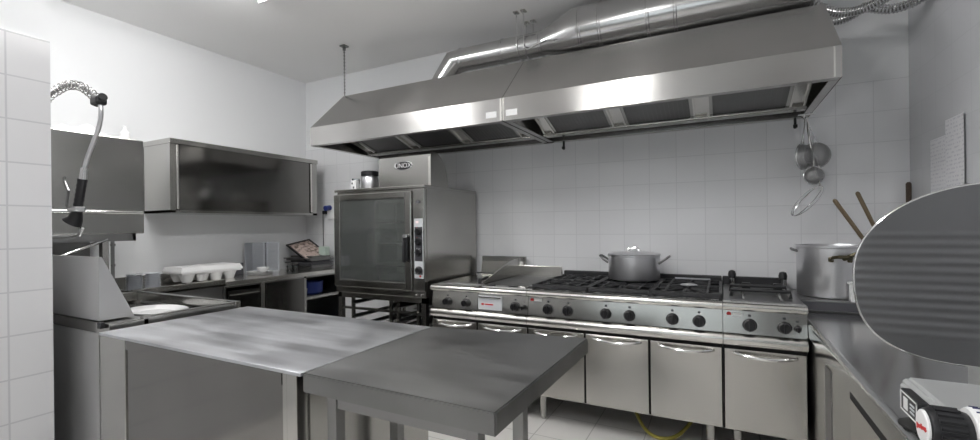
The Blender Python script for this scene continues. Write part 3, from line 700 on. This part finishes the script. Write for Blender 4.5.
for x in (XL+.06,FX-.06):
    for y in (2.45,3.69): MB().cyl((x,y,0),(x,y,.1),.022,seg=12).build('foot', M['steel'], wc)
# in the niche
t = thing('blue_pot','dark blue pot on the open shelf left of the oven','pot',(-4.0,3.47,.64))
MB().lathe([(.09,.64),(.115,.66),(.12,.77),(.125,.775),(.12,.78),(.112,.77),(.105,.655)],(-4.0,3.47,0),seg=28).build('vessel', M['blue'], t)
for s in (-1,1): MB().tube([(-4.0+s*.02,3.47-.118,.74),(-4.0+s*.02,3.47-.15,.75),(-4.0,3.47-.155,.75)],.006,6).build('handle', M['blue'], t)
MB().lathe([(.03,.64),(.036,.72),(.033,.72),(.028,.645)],(-3.92,3.30,0),seg=18).thing('glass_tumbler',M['greydish'],'grey tumbler on the open shelf, left of the blue pot','cup')
B(-4.15,-3.90,3.32,3.60,.115,.36,bev=.01).thing('storage_box',M['darkblue'],'navy storage box on the bottom of the open niche','box')

# ------------------------------------------------------------------ crockery on the left
def dish_round(x,y,z,r,mat,name,label,cat,group):
    return MB().lathe([(r*.6,z),(r*.95,z+.010),(r,z+.014),(r*.96,z+.0145),(r*.6,z+.004)],(x,y,z*0),seg=24).thing(name,mat,label,cat,group)
def stack(x,y,z,n,step,proto,label,group):
    for k in range(1,n):
        o = dup(proto,(x,y,z+k*step),label,group)
def round_stack(x,y,z,n,r,step,mat,name,label,group):
    p = dish_round(x,y,z,r,mat,name,label,'dish',group)
    stack(x,y,z,n,step,p,label,group)
round_stack(-3.965,1.785,.885,11,.053,.0125,M['greydish'],'small_dish','small grey dish in the left, darker stack behind the sink','dishes of the left stack by the sink')
round_stack(-3.935,1.895,.885,11,.053,.0125,M['greydish2'],'small_dish','small pale grey dish in the right, lighter stack behind the sink','dishes of the right stack by the sink')
def square_stack(x,y,z,n,a,step,mat,label,group):
    m = MB()
    m.prism([(x-a*.8,y-a*.8),(x+a*.8,y-a*.8),(x+a*.8,y+a*.8),(x-a*.8,y+a*.8)],'z',z,z+.004)
    for s in (-1,1):
        m.sheet([(x+s*a*.8,z+.001),(x+s*a,z+.021)][::s],'y',y-a,y+a,.003); 
        q = [(y+s*a*.8,z+.001),(y+s*a,z+.021)][::s]; m.sheet(q,'x',x-a,x+a,.003)
    p = m.thing('square_tray',mat,label,'dish',group)
    stack(x,y,z,n,step,p,label,group)
    p0 = p
square_stack(-4.26,2.985,.902,16,.068,.0195,M['greydish'],'grey square tray in the left, darker stack on the wall counter','trays of the darker stack')
square_stack(-4.26,3.145,.902,16,.075,.0195,M['greydish2'],'pale grey square tray in the right, lighter stack on the wall counter','trays of the lighter stack')
# egg carton
t = thing('egg_carton','white foam egg carton lying on the steel counter below the hanging cabinet','carton',(-4.17,2.43,.902))
m = MB()
for j in range(2):
    for i in range(4):
        x, y = -4.24+.13*j, 2.43-.188+.125*i
        m.lathe([(.034,.902),(.038,.905),(.0635,.975),(.0635,.98)],(x,y,0),seg=22)
m.box(-4.315,-4.04,2.165,2.69,.973,.985)
m.build('cup_tray', M['foam'], t)
m = MB(); z0,z1=.985,1.035
a=[(-4.325,2.155),(-4.03,2.155),(-4.03,2.70),(-4.325,2.70)]; b=[(-4.31,2.17),(-4.05,2.17),(-4.05,2.685),(-4.31,2.685)]
A_=[m.bm.verts.new((*p,z0)) for p in a]; C_=[m.bm.verts.new((*p,z0+.015)) for p in a]; B_=[m.bm.verts.new((*p,z1)) for p in b]
m.bm.faces.new(A_[::-1]); m.bm.faces.new(B_)
for P_,Q_ in ((A_,C_),(C_,B_)):
    for i in range(4): m.bm.faces.new((P_[i],P_[(i+1)%4],Q_[(i+1)%4],Q_[i]))
m.build('lid', M['foam'], t)
MB().box(-4.37,-4.27,2.75,2.87,.902,1.02,bev=.004).thing('dark_box',M['print'],'small dark box at the wall between egg carton and grey tray stacks','box')
for k in range(3):
    MB().lathe([(.07,.902+.012*k),(.115,.912+.012*k),(.12,.915+.012*k),(.075,.907+.012*k)],(-4.05,2.89,0),seg=30).thing('white_plate',M['china'],'white plate of the low pile between egg carton and tray stacks','plate','low pile of white plates')
MB().lathe([(.03,.932),(.05,.95),(.06,.975),(.057,.975),(.028,.937)],(-4.06,2.93,0),seg=24).thing('small_bowl',M['china'],'small white bowl sitting on the low pile of white plates','bowl')
for y,lab in ((3.30,'left small glass jar beside the dark trays'),(3.375,'right small glass jar beside the dark trays')):
    t = thing('glass_jar',lab,'jar',(-4.13,y,.902),'small glass jars on the wall counter')
    MB().lathe([(.028,.902),(.03,.907),(.03,.96),(.024,.966)],(-4.13,y,0),seg=18).build('body', M['clear'], t)
    MB().lathe([(.026,.966),(.027,.985),(.02,.99)],(-4.13,y,0),seg=18).build('lid', M['steel_dark'], t)
for k,(lab) in enumerate(('lowest dark tray under the framed picture','middle dark tray under the framed picture','topmost dark tray under the framed picture')):
    z=.902+.05*k
    MB().box(-4.33,-3.95+.01*k,3.43-.01*k,3.72-.012*k,z,z+.018,bev=.005).box(-4.35,-3.94,3.42-.014*k,3.735,z+.018,z+.03,bev=.003).box(-4.30,-3.97,3.45,3.71,z+.03,z+.0495).thing('serving_tray',M['steel_dark'] if k!=1 else M['print'],lab,'tray','dark trays stacked beside the oven')
t = thing('framed_picture','tilted dark-framed brown picture board lying on the dark trays','picture',(-4.15,3.55,1.052))
rm = Matrix.Translation((-4.14,3.545,1.115))@Matrix.Rotation(math.radians(-28),4,'Y').inverted()@Matrix.Rotation(math.radians(12),4,'X')
m=MB()
for bx in ((-.18,-.16,-.15,.15),(.16,.18,-.15,.15),(-.16,.16,-.15,-.13),(-.16,.16,.13,.15)): m.box(bx[0],bx[1],bx[2],bx[3],-.008,.008)
m.xf(rm).build('frame', M['black'], t)
B(-.16,.16,-.13,.13,-.006,.003).xf(rm).build('picture', M['picture'], t)
B(-4.03,-3.92,3.60,3.66,1.052,1.15,bev=.003).thing('milk_carton',M['green'],'pale green and white carton at the right of the framed picture','carton')
t = thing('power_socket','white socket box with blue plug on the back wall, left of the oven','socket',(-4.0,YB-.01,1.46))
B(-4.02,-3.87,YB-.05,YB-.008,1.46,1.64,bev=.006).build('box', M['white'], t)
MB().cyl((-3.97,YB-.05,1.59),(-3.97,YB-.12,1.58),.03,seg=16).build('blue_plug', M['blue'], t)
t = thing('power_cable','thin dark cable with black plug hanging on the back wall left of the oven','cable',(-4.08,YB-.03,1.1))
MB().box(-4.09,-4.03,YB-.06,YB-.008,1.515,1.56,bev=.01).build('plug', M['black'], t)
MB().tube(cat([(-4.08,YB-.04,1.535),(-4.10,YB-.035,1.50),(-4.105,YB-.03,1.35),(-4.10,YB-.03,1.1)],6),.005,8).build('cord', M['steel_dark'], t)

# ------------------------------------------------------------------ work tables in front
T0 = .9
wt = thing('work_counter','long closed stainless steel work counter with pale shiny top','counter',(-1.84,1.35,0))
MB().box(-2.50,-1.19,.985,1.705,.888,T0,bev=.002).box(-2.50,-1.19,1.03,1.705,.868,.888).build('worktop', M['steel_top'], wt)
MB().box(-2.47,-1.215,1.03,1.69,.1,.868).build('carcass', M['steel_dark'], wt)
B(-2.498,-2.28,.988,1.03,.05,.887,bev=.002).build('stile', M['steel'], wt)
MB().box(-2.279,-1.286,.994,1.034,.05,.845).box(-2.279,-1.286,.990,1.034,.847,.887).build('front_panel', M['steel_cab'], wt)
B(-1.285,-1.262,.992,1.034,.05,.887,bev=.002).build('stile', M['steel'], wt)
B(-1.260,-1.212,.988,1.034,.05,.887,bev=.002).build('stile', M['steel'], wt)
MB().box(-1.215,-1.205,1.035,1.44,.05,.868).build('side_panel', M['steel'], wt)
MB().box(-1.215,-1.200,1.45,1.69,.05,.868).build('side_panel', M['steel'], wt)
B(-2.485,-2.47,1.03,1.69,.05,.868).build('end_panel', M['steel'], wt)
for x in (-2.4,-1.28):
    for y in (1.09,1.62): MB().cyl((x,y,0),(x,y,.1),.022,seg=12).build('foot', M['steel'], wt)
pt = thing('prep_table','smaller dark grey steel prep table with open square legs','table',(-.84,1.37,0))
m = MB(); poly=[(-1.187,.99),(-.497,.985),(-.483,1.80),(-1.187,1.715)]
m.prism(poly,'z',T0-.062,T0)
es=[e for e in m.bm.edges]; bmesh.ops.bevel(m.bm,geom=es,offset=.004,segments=2,affect='EDGES')
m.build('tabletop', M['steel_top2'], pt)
MB().box(-1.099,-.621,1.05,1.07,.78,T0-.063).box(-1.099,-.621,1.36,1.38,.78,T0-.063).box(-1.13,-1.11,1.086,1.349,.78,T0-.063).box(-.61,-.59,1.086,1.349,.78,T0-.063).build('underframe', M['steel_dark'], pt)
for x in (-1.12,-.60):
    for y in (1.065,1.37): B(x-.02,x+.02,y-.02,y+.02,0,T0-.062,bev=.003).build('leg', M['steel_dark'], pt)

# ------------------------------------------------------------------ right counter and corner
rc = thing('side_counter','low stainless steel counter with rolled front edge along the right wall','counter',(.75,1.8,0))
RZ, RX = .83, .408
pr = [(RX+.05,.752),(RX+.004,.752)]+[(RX+.05-.05*math.cos(a),RZ-.05+.05*math.sin(a)) for a in [PI/2*k/8 for k in range(9)]]+[(XR-.01,RZ),(XR-.01,RZ-.02),(RX+.05,RZ-.03)]
pr = [(RX,.752)]+[(RX+.022-.022*math.cos(a),RZ-.022+.022*math.sin(a)) for a in [PI/2*k/8 for k in range(9)]]+[(XR-.012,RZ),(XR-.012,RZ-.02),(RX+.04,RZ-.02),(RX+.012,.752)]
MB().prism(pr,'y',.25,YB-.012,smooth=True).build('worktop', M['steel_mirror'], rc)
FXR = RX+.014
B(FXR+.012,XR-.012,.27,YB-.014,.1,.79).build('carcass', M['steel_dark'], rc)
B(FXR,FXR+.012,2.12,YB-.02,.1,.752).build('front_panel', M['steel'], rc)
B(FXR-.003,FXR,2.40,2.52,.2,.71).build('inset_strip', M['steel_dark'], rc)
for a,b in ((1.25,2.08),(.4,1.22)):
    f = MB().box(FXR-.002,FXR+.012,a,b,.12,.735).build('door_seal', M['gap'], rc)
    dd = B(FXR-.006,FXR-.002,a+.02,b-.02,.13,.712,bev=.001).build('door', M['steel_door'], rc)
B(FXR,FXR+.012,2.08,2.12,.1,.752).build('stile', M['steel'], rc)
for x in (.5,1.0):
    for y in (.4,1.9,3.6): MB().cyl((x,y,0),(x,y,.1),.022,seg=12).build('foot', M['steel'], rc)
cs = thing('corner_shelf','thick steel shelf with painted dark edge reflection, in the corner right of the stove','shelf',(.75,3.5,RZ))
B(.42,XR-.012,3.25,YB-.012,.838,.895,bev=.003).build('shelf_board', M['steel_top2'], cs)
MB().box(.42,XR-.012,3.27,YB-.02,RZ,.838).build('base_frame', M['steel_dark'], cs)
B(.42,XR-.012,3.248,3.251,.840,.888).build('edge_dark_reflection', M['print'], cs)  # dark strip paints a reflection of dark surroundings on the steel edge
# stock pot
t = thing('stock_pot','tall dull aluminium stock pot on the corner shelf','pot',(.64,3.52,.895))
c=(.64,3.52,0); r=.2
MB().lathe([(r-.02,.8955),(r-.005,.90),(r,.915),(r,1.20),(r+.008,1.204),(r+.008,1.214),(r-.002,1.216),(r-.006,1.2),(r-.006,.91),(.01,.905)],c,seg=56).build('vessel', M['alu'], t)
MB().box(.575,.60,3.305,3.335,1.12,1.15,bev=.006).box(.665,.69,3.305,3.335,1.12,1.15,bev=.006).tube([(.5875,3.315,1.135),(.59,3.275,1.15),(.61,3.255,1.155),(.655,3.255,1.155),(.675,3.275,1.15),(.6775,3.315,1.135)],.010,10).build('handle', M['brass'], t)
MB().tube([(.65,3.315,1.14),(.675,3.26,1.165),(.705,3.26,1.18)],.012,10).build('handle_clip', M['brass'], t)
MB().tube([(.445,3.49,1.175),(.42,3.49,1.185),(.412,3.52,1.19),(.42,3.55,1.185),(.445,3.55,1.175)],.009,8).build('handle', M['steel_dark'], t)
t = thing('white_tub','narrow white plastic tub in front of the stock pot, half hidden by the slicer plate','tub',(.83,3.28,.895))
m = MB().box(.668,.676,3.25,3.305,.896,1.0,bev=.002).box(.99,1.0,3.25,3.305,.896,1.0).box(.676,.99,3.25,3.256,.896,1.0).box(.676,.99,3.299,3.305,.896,1.0).box(.676,.99,3.256,3.299,.896,.902)
m.build('body', M['white'], t)
MB().box(.660,.680,3.245,3.31,.996,1.01,bev=.003).box(.680,1.0,3.245,3.258,.996,1.01).box(.680,1.0,3.297,3.31,.996,1.01).build('rim', M['white'], t)
def stick(p0,p1,r,mat,label):
    P0=Vector(p0);P1=Vector(p1)
    MB().tube([P0,P0.lerp(P1,.5),P1-(P1-P0).normalized()*.01,P1],[r*.9,r,r*1.1,r*.6],12).thing('wooden_stick',mat,label,'stick','wooden handles in the corner')
stick((1.005,3.60,.902),(.623,3.42,1.5),.011,M['wood'],'left wooden stick leaning over the stock pot')
stick((1.04,3.68,.902),(.753,3.5,1.545),.011,M['wood'],'middle wooden stick leaning behind the stock pot, left of the slicer')
stick((1.052,3.70,.902),(1.05,3.69,1.605),.013,M['darkwood'],'upright dark wooden stick in the corner at the right wall')
# sieves hanging from the hood corner
hk = MB().tube([(.50,3.62,2.083),(.50,3.62,2.06),(.50,3.60,2.045),(.50,3.575,2.05),(.50,3.57,2.07)],.004,8).box(.47,.56,3.60,3.64,2.078,2.0835).thing('utensil_hook',M['chrome'],'small wire hook under the right rear corner of the hood','hook')
def sieve(top, cen, r, yaw, depth, name, label, cat_, mesh=True, tilt=0):
    t = thing(name,label,cat_,cen)
    rot = Matrix.Rotation(yaw,3,'Z')@Matrix.Rotation(tilt,3,'Y')
    C=Vector(cen); ring=[C+rot@Vector((r*math.cos(a),0,r*math.sin(a))) for a in [2*PI*k/32 for k in range(32)]]
    MB().tube(ring,.005,8,closed=True).build('rim', M['chrome'], t)
    if mesh:
        prof=[(r*math.cos(a),-depth*math.sin(a)) for a in [PI/2*k/8*.97 for k in range(9)]]
        MB().lathe(prof,cen,axis='y',seg=28,rot=rot).build('gauze_bowl', M['gauze'], t)
    e = C+rot@Vector((0,0,r)); T=Vector(top)
    MB().tube([e+rot@Vector((-.018,0,-.006)),e.lerp(T,.3),T-Vector((0,0,.02)),T,T-Vector((.008,0,.012))],.004,8).tube([e+rot@Vector((.018,0,-.006)),e.lerp(T,.3)],.004,8).build('handle', M['chrome'], t)
sieve((.502,3.575,2.055),(.485,3.56,1.79),.085,math.radians(58),.06,'wire_sieve','left wire sieve hanging in the bunch under the hood corner','sieve')
sieve((.512,3.57,2.055),(.565,3.60,1.80),.085,math.radians(28),.07,'wire_sieve','right wire sieve hanging in the bunch under the hood corner','sieve')
sieve((.508,3.555,2.055),(.545,3.56,1.665),.058,math.radians(15),.05,'skimmer','small round skimmer hanging below the two wire sieves','skimmer',tilt=math.radians(20))
t = thing('wire_whisk','looped wire beater hanging lowest in the bunch of sieves','whisk',(.505,3.54,1.42))
for w,yo in ((.05,0),(.03,.02)):
    lp=[Vector((.505+math.cos(a)*w*.9+math.sin(a)*.075,3.54+yo*math.cos(a),1.50+math.sin(a)*.095+math.cos(a)*-.01)) for a in [2*PI*k/32 for k in range(32)]]
    MB().tube(lp,.003,6,closed=True).build('wire_loop', M['chrome'], t)
MB().tube([(.578,3.54,1.592),(.545,3.54,1.72),(.515,3.55,1.95),(.512,3.56,2.052)],.005,8).build('handle', M['steel'], t)

# papers on the right wall
def paper(y0,y1,z0,z1,x,mat,label,curl=0):
    m=MB(); n=8
    for i in range(n):
        a=y0+(y1-y0)*i/n; b=y0+(y1-y0)*(i+1)/n
        xa=x-curl*max(0,1-i/2.0)**2; xb=x-curl*max(0,1-(i+1)/2.0)**2
        m.face([(xa,a,z0),(xb,b,z0),(xb,b,z1),(xa,a,z1)])
    bmesh.ops.remove_doubles(m.bm,verts=m.bm.verts,dist=1e-5)
    bmesh.ops.solidify(m.bm,geom=m.bm.faces[:],thickness=.0006)
    return m.thing('paper_notice',mat,label,'paper','paper notices on the right wall')
paper(3.015,3.235,1.50,1.895,XR-.013,M['paper'],'larger handwritten paper sheet with curled edge on the right wall',.006)
paper(3.22,3.44,1.47,1.82,XR-.0095,M['paper2'],'printed paper sheet partly under the larger sheet on the right wall')

# ------------------------------------------------------------------ slicer
sl = thing('meat_slicer','grey meat slicer with large ridged rounded plate on the right counter','slicer',(.68,1.3,RZ))
bx = MB().prism([(.425,.868),(.425,.93),(.44,.945),(.96,.945),(.96,.868)],'y',.93,1.575); bmesh.ops.bevel(bx.bm,geom=bx.bm.edges[:],offset=.006,segments=2,affect='EDGES')
bx.build('base', M['slicer'], sl)
hs = MB().box(.475,.93,.95,1.27,.945,1.02,bev=.018).build('motor_housing', M['slicer'], sl)
for x in (.455,.93):
    for y in (.98,1.53): MB().lathe([(.045,RZ),(.045,RZ+.006),(.022,RZ+.018),(.018,RZ+.04)],(x,y,0),seg=20).build('foot', M['rubber'], sl)
cpn = MB().box(.406,.428,1.385,1.50,.880,.936,bev=.004).build('control_box', M['black'], sl)
m = MB()
for b_ in ((1.389,1.393,.884,.932),(1.492,1.496,.884,.932),(1.389,1.496,.884,.887),(1.389,1.496,.929,.932)): m.box(.4045,.4065,*b_)
m.box(.4045,.4065,1.448,1.474,.893,.922)
m.build('panel_marks', M['white'], cpn)
m = MB()
for z in (.898,.907,.916): m.box(.4045,.4065,1.405,1.432,z-.002,z+.002)
m.build('panel_print', M['panelwhite'], cpn)
ky, kz = 1.20,.946
kb=[]; prof=[]
for k in range(3): pass
m = MB().lathe([(.020,.43),(.038,.424),(.041,.412),(.041,.372),(.038,.364),(.03,.360)],(0,ky,kz),axis='x',seg=36)
for k in range(18):
    a=2*PI*k/18; m.cyl((.374,ky+.040*math.cos(a),kz+.040*math.sin(a)),(.412,ky+.040*math.cos(a),kz+.040*math.sin(a)),.005,seg=6)
kn = m.build('thickness_knob', M['black'], sl)
MB().lathe([(.034,.363),(.034,.359),(.031,.357)],(0,ky,kz),axis='x',seg=32).build('knob_cap', M['white'], kn)
m = MB()
for i, (a, b) in enumerate(((-7,5),(-4,3),(-4,3),(-4,6),(-4,3),(-4,3),(-6,3))):
    y = ky+.021-.007*i; dz = .0012*i-.004
    m.box(.3558,.358,y-.0018,y+.0018,kz+dz+a*.001,kz+dz+b*.001)
    m.box(.3558,.358,y-.0045,y-.0015,kz+dz-.001*(i%2)-.0035,kz+dz-.001*(i%2)-.0005)
m.build('cap_print', M['red'], kn)
dl = MB().lathe([(.047,.425),(.05,.43),(.05,.468),(.05,.478)],(0,ky,kz),axis='x',seg=36).build('scale_dial', M['white'], sl)
m = MB()
for k in range(20):
    a=2*PI*k/20; m.tube([(.432,ky+.0505*math.cos(a),kz+.0505*math.sin(a)),(.445+.008*(k%2),ky+.0505*math.cos(a),kz+.0505*math.sin(a))],.0016,6)
m.build('scale_marks', M['darkblue'], dl)
B(.58,.95,1.55,1.572,.945,.952,bev=.002).build('rear_strip', M['darkwood'], sl)
# ridged gauge plate
pcx, pcz, hw, hh, PYp = .642,1.218,.300,.240,1.62
m = MB(); nz=160; F=[];K=[]
for i in range(nz+1):
    v=-1+2*i/nz; v=max(-.9995,min(.9995,v)); z=pcz+hh*v; ex=2.0 if v>0 else 2.9; w=hw*(1-abs(v)**ex)**(1/ex)
    dz = 0
    if 1.04<z<1.335:
        ph=(z-1.04)/.0246; dz=.0022*(1-math.cos(2*PI*ph))/2
    F.append([m.bm.verts.new((pcx+w*s,PYp-dz*(1 if abs(s)<.99 else .0),z)) for s in (-1,-.97,-.5,0,.5,.97,1)])
    K.append([m.bm.verts.new((pcx+w*s,PYp+.012,z)) for s in (-1,1)])
for i in range(nz):
    for k in range(6):
        f=m.bm.faces.new((F[i][k],F[i][k+1],F[i+1][k+1],F[i+1][k])); f.smooth=True
    m.bm.faces.new((K[i][1],K[i][0],K[i+1][0],K[i+1][1]))
    m.bm.faces.new((K[i][0],F[i][0],F[i+1][0],K[i+1][0])); m.bm.faces.new((F[i][6],K[i][1],K[i+1][1],F[i+1][6]))
m.bm.faces.new(F[0]+K[0][::-1]); m.bm.faces.new((F[nz]+K[nz][::-1])[::-1])
gp = m.build('gauge_plate', M['plate'], sl)
ol=[]
for k in range(96):
    a=2*PI*k/96; c_,s_=math.cos(a),math.sin(a); ex=2.0 if s_>0 else 2.9
    ol.append((pcx+hw*math.copysign(abs(c_)**(2/ex),c_),PYp+.005,pcz+hh*math.copysign(abs(s_)**(2/ex),s_)))
MB().tube(ol,.0045,10,closed=True).build('plate_rim', M['chrome'], gp)
MB().lathe([(.17,0),(.172,.006),(.165,.012),(.03,.018)],(.66,1.645,1.19),axis='y',seg=48).build('blade', M['chrome'], sl)
MB().box(.60,.72,1.56,1.70,.868,1.0,bev=.01).box(.62,.70,1.634,1.68,.95,1.2,bev=.01).build('plate_support', M['slicer'], sl)
for x in (.62,.70): MB().lathe([(.02,RZ),(.02,RZ+.04)],(x,1.66,0),seg=12).build('support_foot', M['rubber'], sl)

# ------------------------------------------------------------------ light and camera
w = bpy.data.worlds.new('World'); sc.world = w; w.use_nodes = True
w.node_tree.nodes['Background'].inputs[0].default_value = (.95,.97,1,1); w.node_tree.nodes['Background'].inputs[1].default_value = 1.6
cam = bpy.data.cameras.new('camera'); co = bpy.data.objects.new('camera', cam); COL.objects.link(co)
f, yaw, roll, cyp = 447.54, .4753, -.0114, 225.88
cam.sensor_width = 36; cam.sensor_fit = 'HORIZONTAL'; cam.lens = f/980*36; cam.shift_y = (cyp-220)/980; cam.clip_start = .02
Rv = Vector((math.cos(yaw),math.sin(yaw),0)); Fv = Vector((-math.sin(yaw),math.cos(yaw),0)); Uv = Vector((0,0,1))
X = Rv*math.cos(roll)+Uv*math.sin(roll); Y = -Rv*math.sin(roll)+Uv*math.cos(roll)
mt = Matrix((X,Y,-Fv)).transposed().to_4x4(); mt.translation = (0,0,1.361); co.matrix_world = mt
sc.camera = co
